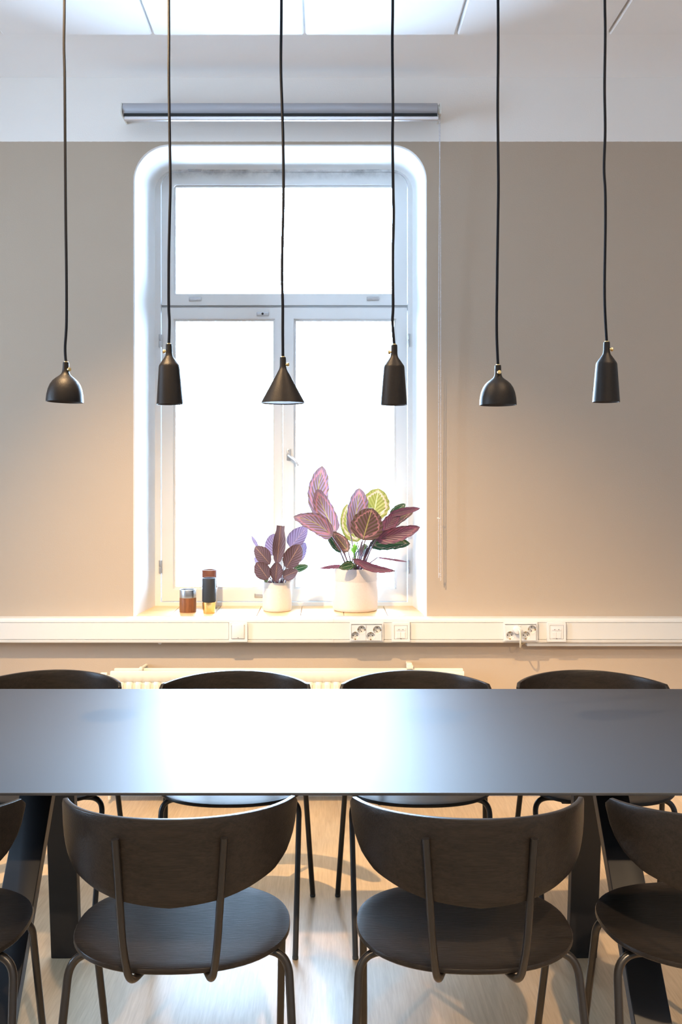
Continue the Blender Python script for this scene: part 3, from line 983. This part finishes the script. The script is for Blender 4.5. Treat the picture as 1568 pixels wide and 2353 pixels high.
def leaf(par, base, tip, width, face, back, roll=0.0, bend=0.0, cup=0.15, wave=0.0, blunt=0.75, droop=0.0, tipw=0.0, skew=0.0):
    """one calathea leaf: base and tip are world points; width in metres; roll turns the blade about its midrib;
    face material on the camera side, back material on the other"""
    b = Vector(base); t = Vector(tip)
    ax = (t - b); Ln = ax.length
    view = (Vector((0, 0, CH)) - (b + t) / 2).normalized()
    side = ax.cross(view).normalized()
    nrm = side.cross(ax).normalized()
    q = Quaternion(ax.normalized(), roll)
    side = q @ side; nrm = q @ nrm
    nv, nu = 16, 12
    bm = NB()
    uvl = bm.loops.layers.uv.new('leaf')
    rows = []
    ph = random.uniform(0, 6)
    for i in range(nv + 1):
        v = i / nv
        c = b + ax * v + nrm * (bend * Ln * math.sin(PI * v)) + side * (skew * Ln * math.sin(PI * v)) - nrm * (droop * Ln * v * v)
        w = width / 2 * (math.sin(PI * min(v ** blunt, 1.0)) ** 0.54 if 0 < v < 1 else 0.0)
        w = max(w, tipw * width / 2 * (1 if v > 0.5 else 0), 0.0006)
        row = []
        for j in range(nu + 1):
            u = -1 + 2 * j / nu
            wv = wave * math.sin(ph + v * 26 + (2 if u > 0 else 0)) * abs(u) ** 2 * width
            wedge = 1 + 0.05 * math.sin(ph * 2 + v * 31 + (1.3 if u > 0 else 0)) * abs(u) * (1 if wave > 0 else 0.3)
            p = c + side * (u * w * wedge) + nrm * (cup * w * u * u + wv)
            row.append((bm.verts.new(p), u, v, p))
        rows.append(row)
    # second skin, a little behind, with the other material
    back_rows = [[(bm.verts.new(p - nrm * 0.0007), u, v, p) for (_, u, v, p) in row] for row in rows]
    def quad(a, b_, c_, d_, mi):
        try:
            f = bm.faces.new((a[0], b_[0], c_[0], d_[0]))
        except ValueError:
            return
        f.material_index = mi
        for lp, s_ in zip(f.loops, (a, b_, c_, d_)):
            lp[uvl].uv = (s_[1], s_[2])
    for i in range(nv):
        for j in range(nu):
            quad(rows[i][j], rows[i][j + 1], rows[i + 1][j + 1], rows[i + 1][j], 0)
            quad(back_rows[i][j], back_rows[i + 1][j], back_rows[i + 1][j + 1], back_rows[i][j + 1], 1)
        for j in (0, nu):
            quad(rows[i][j], rows[i + 1][j], back_rows[i + 1][j], back_rows[i][j], 0)
    return obj('leaf', bm, [face, back], par, sharp=None) if False else finish_leaf(bm, face, back, par)


def finish_leaf(bm, face, back, par):
    o = obj('leaf', bm, [face, back], par, sharp=80)
    return o


def stem(par, a, b, r0=0.0034, r1=0.0022, sag=0.02, m=None):
    a = Vector(a); b = Vector(b)
    mid = a.lerp(b, 0.5) + Vector(((a.x - b.x) * 0.12, 0.0, sag))
    pts = smooth_path([a, mid, b], 6)
    n = len(pts)
    bm = NB(); tube(bm, pts, r0, 8, rads=[r0 + (r1 - r0) * i / (n - 1) for i in range(n)])
    return obj('stem', bm, m or M_stem, par)


# small plant
pd, pr, ph_ = 4.372, 0.0672, 0.134
pcx = P(637.5, 0, pd).x
sm = empty('potted_plant', (pcx, pd, OZ0))
tag(sm, 'small dark purple plant in a small cream pot on the window sill', 'potted plant')
pot(sm, (pcx, pd, OZ0), pr, ph_, 0.80)
random.seed(11)
def SL(bx, by, tx, ty, wpx, face, d0=4.34, d1=4.32, back=BCK, sb=None, **kw):
    S = F / ((d0 + d1) / 2)
    leaf(sm, P(bx, by, d0), P(tx, ty, d1), wpx / S, face, back, **kw)
    s0 = Vector((pcx + ((sb if sb is not None else bx) - 637.5) * 0.45 / S, pd + (d0 - pd) * 0.3, OZ0 + ph_ - 0.014))
    stem(sm, s0, P(bx, by, d0), 0.0030, 0.0018, 0.0)
SL(637, 1296, 645, 1208, 30, DPU, 4.34, 4.36, cup=0.5, blunt=0.95, roll=0.1, tipw=0.62)
SL(632, 1278, 627, 1226, 44, LPU, 4.40, 4.42, cup=0.2, roll=-0.3)
SL(621, 1297, 586, 1256, 36, DPU, 4.31, 4.28, blunt=1.1, cup=0.25, bend=0.04, roll=0.2)
SL(617, 1331, 589, 1292, 38, DPU, 4.29, 4.25, blunt=1.05, cup=0.2, bend=0.03)
SL(633, 1337, 637, 1291, 30, DPU, 4.29, 4.28, blunt=1.2, cup=0.6)
SL(658, 1305, 690, 1251, 42, DPU, 4.30, 4.27, blunt=0.95, cup=0.2, bend=0.03)
SL(667, 1258, 706, 1210, 42, LPU, 4.40, 4.40, cup=0.3, roll=-0.35, sb=652)
SL(681, 1292, 702, 1246, 26, LPU, 4.42, 4.43, cup=0.2, sb=655)
SL(651, 1326, 685, 1311, 28, DPU, 4.29, 4.25, cup=0.2, bend=0.05)
SL(676, 1309, 709, 1300, 18, GRN, 4.35, 4.34, cup=0.4, sb=656)
SL(593, 1258, 578, 1231, 9, LPU, 4.40, 4.42, cup=0.4, sb=622)
SL(598, 1308, 585, 1280, 10, LPU, 4.42, 4.43, cup=0.3, sb=625)
SL(616, 1336, 604, 1327, 10, GRN, 4.36, 4.36, cup=0.3)
for k in range(7):
    a = P(624 + k * 5, 1341, 4.36); b = P(618 + k * 8, 1318 - (k % 3) * 6, 4.37)
    stem(sm, (a.x, a.y, OZ0 + ph_ - 0.014), b, 0.0028, 0.0018, 0.0)

# large plant
gd, gr, gh = 4.388, 0.1045, 0.197
gcx = P(816.5, 0, gd).x
bg = empty('potted_plant', (gcx, gd, OZ0))
tag(bg, 'large leafy plant with purple and pink-ringed leaves in a large cream pot', 'potted plant')
pot(bg, (gcx, gd, OZ0), gr, gh, 0.70)
random.seed(5)
def BL(bx, by, tx, ty, wpx, face, d0=4.34, d1=4.32, back=BCK, sb=None, st=True, sm_=None, **kw):
    S = F / ((d0 + d1) / 2)
    leaf(bg, P(bx, by, d0), P(tx, ty, d1), wpx / S, face, back, **kw)
    if st:
        s0 = Vector((gcx + ((sb if sb is not None else 816 + (bx - 816) * 0.35) - 816.5) / S, gd + (d0 - gd) * 0.3, OZ0 + gh - 0.012))
        stem(bg, s0, P(bx, by, d0), 0.0042, 0.0026, 0.0, sm_)
BL(728, 1186, 741, 1070, 50, PUR, 4.42, 4.44, cup=0.15, blunt=0.9, roll=0.25, skew=-0.03, wave=0.02, sb=800)
BL(773, 1224, 729, 1124, 48, PUR, 4.37, 4.38, cup=0.25, blunt=0.85, roll=-0.2, skew=-0.04, wave=0.02, sb=802)
BL(764, 1232, 675, 1187, 46, PUR, 4.31, 4.26, cup=0.3, blunt=0.72, roll=0.15, skew=0.09, wave=0.03, sb=806)
BL(822, 1246, 797, 1158, 48, YEL, 4.44, 4.46, cup=0.15, roll=0.1, skew=-0.05, sb=812, face2=None) if False else BL(822, 1246, 797, 1158, 48, YEL, 4.44, 4.46, cup=0.15, roll=0.1, skew=-0.05, sb=812)
BL(806, 1228, 827, 1121, 50, PUR, 4.38, 4.40, cup=0.35, blunt=1.05, roll=0.3, skew=0.03, wave=0.02, sb=818)
BL(856, 1198, 871, 1122, 66, YEL, 4.44, 4.47, cup=0.15, roll=0.0, wave=0.02, blunt=0.9, sb=824)
BL(834, 1241, 856, 1167, 74, BRN, 4.27, 4.22, cup=0.12, roll=0.0, wave=0.025, blunt=0.85, sb=822)
BL(880, 1222, 920, 1175, 34, WIN, 4.32, 4.32, cup=0.3, roll=-0.2, wave=0.03, sb=828)
BL(897, 1184, 932, 1158, 20, GRN, 4.40, 4.40, back=PUR, cup=0.3, st=False)
BL(894, 1184, 966, 1168, 17, WIN, 4.33, 4.28, cup=0.3, wave=0.08, skew=-0.02, sb=830)
BL(876, 1224, 950, 1176, 24, BRN, 4.37, 4.36, cup=0.3, roll=0.3, wave=0.05, skew=-0.06, sb=830)
BL(864, 1240, 966, 1211, 35, WIN, 4.28, 4.24, cup=0.3, wave=0.04, skew=0.02, sb=836)
BL(850, 1252, 943, 1249, 32, GRN, 4.35, 4.33, back=PUR, cup=0.25, wave=0.03, skew=-0.03, sb=830)
BL(812, 1285, 908, 1312, 19, WIN, 4.24, 4.20, cup=0.5, wave=0.08, skew=0.07, sb=822)
BL(868, 1281, 937, 1291, 5, WIN, 4.36, 4.32, cup=0.2, wave=0.2, sb=836)
BL(801, 1268, 765, 1222, 32, BRN, 4.36, 4.35, cup=0.2, roll=0.2, sb=808)
BL(788, 1268, 752, 1228, 24, GRN, 4.39, 4.38, back=PUR, cup=0.2, st=False)
BL(785, 1300, 735, 1306, 9, WIN, 4.34, 4.30, cup=0.3, wave=0.1, sb=800)
BL(814, 1297, 780, 1306, 22, GRN, 4.27, 4.24, back=PUR, cup=0.4, wave=0.05, roll=0.3, sb=816)
BL(828, 1278, 842, 1250, 22, GRN, 4.42, 4.42, back=PUR, cup=0.2, sb=826)
# bright green flower bract
bm = NB()
c0 = P(814, 1275, 4.32)
for k in range(9):
    a = k / 9 * 2 * PI; up = 0.010 + 0.010 * (k % 3)
    dirv = Vector((math.cos(a), math.sin(a) * 0.7, 0))
    p0 = c0 + Vector((0, 0, 0.004)); p1 = c0 + dirv * 0.016 + Vector((0, 0, up + 0.010)); p2 = c0 + dirv * 0.020 + Vector((0, 0, up + 0.024))
    tg = Vector((-dirv.y, dirv.x, 0)).normalized() * 0.008
    loft(bm, [[p0 - tg * 0.4, p0 + tg * 0.4, p0 + dirv * 0.002], [p1 - tg, p1 + tg, p1 + dirv * 0.002], [p2 - tg * 0.15, p2 + tg * 0.15, p2 + dirv * 0.0005]])
M_bract = mat('bright_green_bract', (0.16, 0.48, 0.05), 0.4)
lf = obj('flower_bract', bm, M_bract, bg)
stem(bg, Vector((P(818, 0, 4.36).x, 4.36, OZ0 + gh - 0.012)), c0 + Vector((0, 0, 0.006)), 0.003, 0.0045, 0.0, M_stemg)
for k in range(6):
    a = P(806 + k * 6, 1310, 4.36); b = P(818 + k * 7, 1262 - (k % 3) * 9, 4.36)
    stem(bg, (a.x, a.y, OZ0 + gh - 0.012), b, 0.0040, 0.0026, 0.0)

# ------------------------------------------------------------------ pendant lamps
PD = 2.50
PS = F / PD


def lamp_profile(kind):
    if kind == 'dome':
        pr_ = [(42, 0), (42.2, 4), (41.2, 16), (38.6, 29), (34.5, 40), (29, 48.5), (22, 55), (15, 60), (10.5, 64), (8.2, 69), (7.4, 76), (7.2, 88), (6.8, 91.5)]
    elif kind == 'cone':
        pr_ = [(50.5, 0), (50.2, 2), (9.6, 77), (8.2, 81), (7.4, 86), (7.2, 102), (6.8, 105.5)]
    else:
        pr_ = [(30.8, 0), (30.6, 2), (24.0, 86), (23.2, 89.5), (21.4, 92.5), (9.8, 109), (8.3, 113), (7.5, 119), (7.2, 134), (6.8, 138)]
    return [(r / PS, z / PS) for r, z in pr_]


def shade_mesh(kind):
    pr_ = lamp_profile(kind)
    bm = NB()
    lathe(bm, [(pr_[0][0] - 0.0022, 0.0002)] + pr_ + [(0.0036, pr_[-1][1] + 0.0004)], (0, 0, 0), 56)
    neck = next(z for r, z in pr_ if r < 11.2 / PS)
    inn = [(r - 0.0022, z) for r, z in pr_ if z < neck * 0.985]
    inn[0] = (pr_[0][0] - 0.0022, 0.0002)
    lathe(bm, inn + [(1e-4, inn[-1][1] + 0.0005)], (0, 0, 0), 56, mi=1)
    return bm


CORDS = [
    ('dome', 148.5, 924, 835, [(148, 0), (147, 100), (148.6, 175), (149.8, 350), (151, 500), (152.6, 620), (152.8, 740), (149.6, 800), (150.4, 836)], (1, -0.65), 2.0,
     'black dome pendant lamp hanging left of the window, brass screw at right of its neck'),
    ('bottle', 391, 929, 795, [(388, 0), (388.4, 100), (388.2, 180), (390.2, 320), (391.6, 422), (390, 498), (388, 600), (387.8, 702), (389.4, 741), (387, 795)], (-1, -0.3), -1.2,
     'black bottle-shaped pendant lamp hanging before the left edge of the window'),
    ('cone', 650.5, 926.5, 823, [(647, 0), (645.8, 150), (648.4, 240), (650.7, 320), (651.7, 447), (648.4, 613), (650, 702), (650, 760), (651.4, 824)], (1, -0.3), 0.0,
     'black cone-shaped pendant lamp hanging at the middle of the window'),
    ('bottle', 905, 930.5, 795, [(903, 0), (902, 100), (903.4, 250), (902.5, 320), (904.2, 447), (905, 498), (903, 600), (903.8, 702), (902.4, 741), (904.6, 796)], (-1, -0.2), 0.6,
     'black bottle-shaped pendant lamp hanging before the right edge of the window'),
    ('dome', 1145, 931, 840, [(1145, 0), (1145.4, 120), (1144.4, 240), (1145.2, 330), (1146, 430), (1145, 500), (1143, 640), (1142, 760), (1145, 841)], (0.05, -1), 0.0,
     'black dome pendant lamp hanging before the beige wall, brass screw facing the room'),
    ('bottle', 1393.5, 924, 787, [(1390.5, 0), (1391.6, 80), (1390, 200), (1391.4, 300), (1388.8, 385), (1391.6, 440), (1392, 520), (1390, 680), (1390, 788)], (1, -0.2), 0.6,
     'black bottle-shaped pendant lamp hanging before the beige wall at the far right'),
]
MESHES = {}
for kind, ax_, by_, ty_, cpts, kd, tilt, label in CORDS:
    base = P(ax_, by_, PD)
    t = empty('pendant_lamp', base)
    tag(t, label, 'lamp', 'pendant lamps over the table')
    if kind not in MESHES:
        s_ = obj('lamp_shade', shade_mesh(kind), [M_cast, M_inner], t, world=False, sharp=45)
        MESHES[kind] = s_.data
    else:
        s_ = bpy.data.objects.new('lamp_shade', MESHES[kind]); COL.objects.link(s_); s_.parent = t
    s_.rotation_euler = (0, math.radians(tilt), 0)
    h = lamp_profile(kind)[-1][1]
    nt_ = Vector((math.sin(math.radians(tilt)) * h, 0, math.cos(math.radians(tilt)) * h))
    # brass set screw on the neck
    kz = nt_ * (1 - 17.0 / PS / h)
    dv = Vector((kd[0], kd[1], 0)).normalized()
    bm = NB()
    rod(bm, kz + dv * 0.006, kz + dv * 0.011, 0.0026, 10)
    rod(bm, kz + dv * 0.010, kz + dv * 0.0165, 0.0052, 16, bev=0.0012)
    obj('set_screw', bm, M_brass, t, world=False)
    bm = NB(); rod(bm, nt_, nt_ + Vector((0, 0, 0.0025)), 0.0052, 16)
    obj('cord_collar', bm, M_brass, t, world=False)
    pts = [P(px, py, PD) - base for px, py in cpts]
    pts = [p for p in pts]
    pts[-1] = nt_ + Vector((0, 0, -0.002))
    topz = PZ - base.z
    pts = [Vector((pts[0].x + 0.003, 0, topz - 0.02)), Vector((pts[0].x - 0.002, 0, (topz + pts[0].z) / 2))] + pts
    bm = NB(); tube(bm, smooth_path(pts, 6), 0.0037, 8)
    obj('cord', bm, M_cord, t, world=False)
    bm = NB(); lathe(bm, [(1e-4, topz), (0.03, topz), (0.03, topz - 0.018), (0.026, topz - 0.022), (1e-4, topz - 0.022)], (pts[0].x, 0, 0), 28)
    obj('ceiling_cup', bm, M_cast, t, world=False)

# ------------------------------------------------------------------ table
TY0, TY1, TZt = 1.9947, 2.990, 0.740
tb = empty('dining_table', (0, 2.5, 0))
tag(tb, 'long charcoal table with a thin matt top on slanted black legs', 'table')
bm = NB()
TXE = 1.22
def rect(i, z): return [Vector((-TXE + i, TY0 + i, z)), Vector((TXE - i, TY0 + i, z)), Vector((TXE - i, TY1 - i, z)), Vector((-TXE + i, TY1 - i, z))]
loft(bm, [rect(0.0008, TZt), rect(0, TZt - 0.0006), rect(0, TZt - 0.0052), rect(0.0006, TZt - 0.006), rect(0.05, TZt - 0.020)])
obj('tabletop', bm, M_table, tb, sharp=20)
for sg in (-1, 1):
    xa, xb = 0.705 * sg, 0.790 * sg
    bm = NB()   # leg slanting to the near side
    def slab(x0, x1, dt, df, th):
        lo_, hi_ = min(x0, x1), max(x0, x1)
        vs = box(bm, lo_, hi_, 0, 1, 0, 1)
        for v in vs:
            z_ = v.co.z; yy = v.co.y
            v.co.z = z_ * (TZt - 0.020)
            v.co.y = df + (dt - df) * z_ + yy * th
        bmesh.ops.bevel(bm, geom=list(set(e for v in vs for e in v.link_edges)), offset=0.002, segments=1, affect='EDGES')
    slab(xa, xb, 2.545, 2.015, 0.042)
    obj('leg', bm, M_black, tb)
    bm = NB()
    slab(0.717 * sg, 0.800 * sg, 2.68, 2.765, 0.034)
    obj('leg', bm, M_black, tb)
    bm = NB(); box(bm, min(0.69 * sg, 0.82 * sg), max(0.69 * sg, 0.82 * sg), 2.30, 2.90, TZt - 0.030, TZt - 0.019)
    obj('leg_plate', bm, M_black, tb)

# ------------------------------------------------------------------ chairs
BR, BTH = 0.259, 0.0115
HA = math.radians(72.0)
BOT = [(0, .582), (.2277, .590), (.3545, .600), (.505, .617), (.65, .655), (.71, .688), (.74, .716), (.755, .740)]


def interp(tab, x):
    x = abs(x) / HA
    tab_ = [(a * 180 / PI / 72.0 * 0.0 + a / math.radians(72.5) * 1.0, b) for a, b in ((math.radians(0), .582), (math.radians(22.7), .590), (math.radians(35.4), .600), (math.radians(50.5), .617), (math.radians(60), .640), (math.radians(66), .665), (math.radians(70), .692), (math.radians(72.5), .722))]
    for (a, b), (c, d_) in zip(tab_, tab_[1:]):
        if x <= c:
            k = (x - a) / (c - a)
            return b + (d_ - b) * k
    return tab_[-1][1]


def backrest_mesh():
    bm = NB()
    nt_, nz = 48, 8
    def shell(R):
        g = []
        for i in range(nt_ + 1):
            th = -HA + 2 * HA * i / nt_
            k = abs(th) / HA
            zt = 0.740 + 0.012 * (1 - (math.sin(th) / math.sin(HA)) ** 2)
            if k > 0.965: zt -= 0.012 * ((k - 0.965) / 0.035) ** 2
            zb_ = interp(None, th)
            col = []
            for j in range(nz + 1):
                z = zb_ + (zt - zb_) * j / nz
                col.append(bm.verts.new((R * math.sin(th), BR - R * math.cos(th), z)))
            g.append(col)
        return g
    A = shell(BR); B = shell(BR - BTH)
    for i in range(nt_):
        for j in range(nz):
            bm.faces.new((A[i][j], A[i + 1][j], A[i + 1][j + 1], A[i][j + 1]))
            bm.faces.new((B[i][j], B[i][j + 1], B[i + 1][j + 1], B[i + 1][j]))
        for j in (0, nz):
            bm.faces.new((A[i][j], B[i][j], B[i + 1][j], A[i + 1][j]))
    for i in (0, nt_):
        for j in range(nz):
            bm.faces.new((A[i][j], A[i][j + 1], B[i][j + 1], B[i][j]))
    bmesh.ops.recalc_face_normals(bm, faces=bm.faces[:])
    rim = [e for e in bm.edges if len(e.link_faces) == 2 and e.calc_face_angle(0) > math.radians(50)]
    bmesh.ops.bevel(bm, geom=rim, offset=0.0022, segments=2, affect='EDGES', profile=0.5)
    return bm


def seat_mesh():
    bm = NB()
    cy, hw, hd = 0.243, 0.230, 0.201
    n = 64
    def ring(k, z, dish=0.0):
        out = []
        for i in range(n):
            a = 2 * PI * i / n
            ca, sa = math.cos(a), math.sin(a)
            e = 2 / 2.3
            x = hw * math.copysign(abs(ca) ** e, ca) * k
            y = cy + hd * math.copysign(abs(sa) ** e, sa) * k
            out.append(Vector((x, y, z)))
        return out
    zt, zu = 0.445, 0.433
    rings = [ring(0.03, zt - 0.006), ring(0.3, zt - 0.0055), ring(0.6, zt - 0.004), ring(0.85, zt - 0.0012), ring(0.96, zt - 0.0002), ring(0.993, zt - 0.001), ring(1.0, zt - 0.004),
             ring(1.0, zu + 0.003), ring(0.99, zu + 0.0005), ring(0.95, zu), ring(0.5, zu - 0.003), ring(0.03, zu - 0.003)]
    loft(bm, rings)
    return bm


def make_chair():
    r = empty('dining_chair', (0, 0, 0))
    obj('seat', seat_mesh(), M_ash, r, world=False)
    obj('backrest', backrest_mesh(), M_ash, r, world=False)
    ZR = 0.4205
    for s_ in (-1, 1):
        # rear leg: runs out sideways under the seat, bends down and splays back
        bm = NB()
        tube(bm, fillet([(0.12 * s_, 0.165, ZR), (0.226 * s_, 0.165, ZR - 0.002), (0.250 * s_, 0.050, 0.006)], 0.05, 10), 0.0088, 14)
        l = obj('leg', bm, M_tube, r, world=False)
        bm = NB(); rod(bm, (0.250 * s_, 0.050, 0.0), (0.2497 * s_, 0.0515, 0.010), 0.0094, 14, bev=0.002)
        obj('foot_glide', bm, M_glide, l, world=False)
        bm = NB()
        tube(bm, fillet([(0.12 * s_, 0.325, ZR), (0.212 * s_, 0.325, ZR - 0.002), (0.204 * s_, 0.468, 0.006)], 0.05, 10), 0.0085, 14)
        l = obj('leg', bm, M_tube, r, world=False)
        bm = NB(); rod(bm, (0.204 * s_, 0.468, 0.0), (0.204 * s_, 0.4665, 0.010), 0.0092, 14, bev=0.002)
        obj('foot_glide', bm, M_glide, l, world=False)
        # back support: up the outside of the backrest, hooking under the seat
        bm = NB()
        pts = fillet([(0.1045 * s_, 0.0125, 0.712), (0.0905 * s_, 0.016, 0.50), (0.080 * s_, 0.030, 0.4235), (0.052 * s_, 0.115, 0.4235), (0.045 * s_, 0.17, 0.4235)], 0.032, 8)
        tube(bm, pts, 0.0076, 14)
        obj('back_support', bm, M_tube, r, world=False)
        # stacking pads under the seat
        for yy in (0.165, 0.325):
            bm = NB()
            vs = box(bm, 0.118 * s_ - 0.013, 0.118 * s_ + 0.013, yy - 0.012, yy + 0.012, ZR - 0.016, 0.4335, 0.002, 1)
            obj('stacking_pad', bm, M_glide, r, world=False)
    for yy in (0.165, 0.325):
        bm = NB(); rod(bm, (-0.121, yy, ZR), (0.121, yy, ZR), 0.0085, 12)
        obj('crossbar', bm, M_tube, r, world=False)
    return r


CH_N = [(-0.296, 1.802, 1.8, 'black chair with round seat on the near side of the table, left of centre'),
        (0.300, 1.802, 0.0, 'black chair with round seat on the near side of the table, right of centre'),
        (-0.868, 1.790, 0.0, 'black chair cut off by the left frame edge on the near side of the table'),
        (0.842, 1.806, 3.0, 'black chair cut off by the right frame edge on the near side of the table')]
CH_F = [(-0.288, 3.229, 180, 'black chair across the table, second from the left, before the radiator'),
        (0.296, 3.229, 180, 'black chair across the table, second from the right, before the radiator'),
        (0.880, 3.235, 177, 'black chair across the table, rightmost, below the plugged-in socket'),
        (-0.914, 3.240, 183, 'black chair across the table, leftmost, beside the radiator valve')]
proto = make_chair()
for i, (x, y, rz, label) in enumerate(CH_N + CH_F):
    c = proto if i == 0 else dup_tree(proto)
    c.location = (x, y, 0)
    c.rotation_euler = (0, 0, math.radians(rz))
    tag(c, label, 'chair', 'chairs around the table')
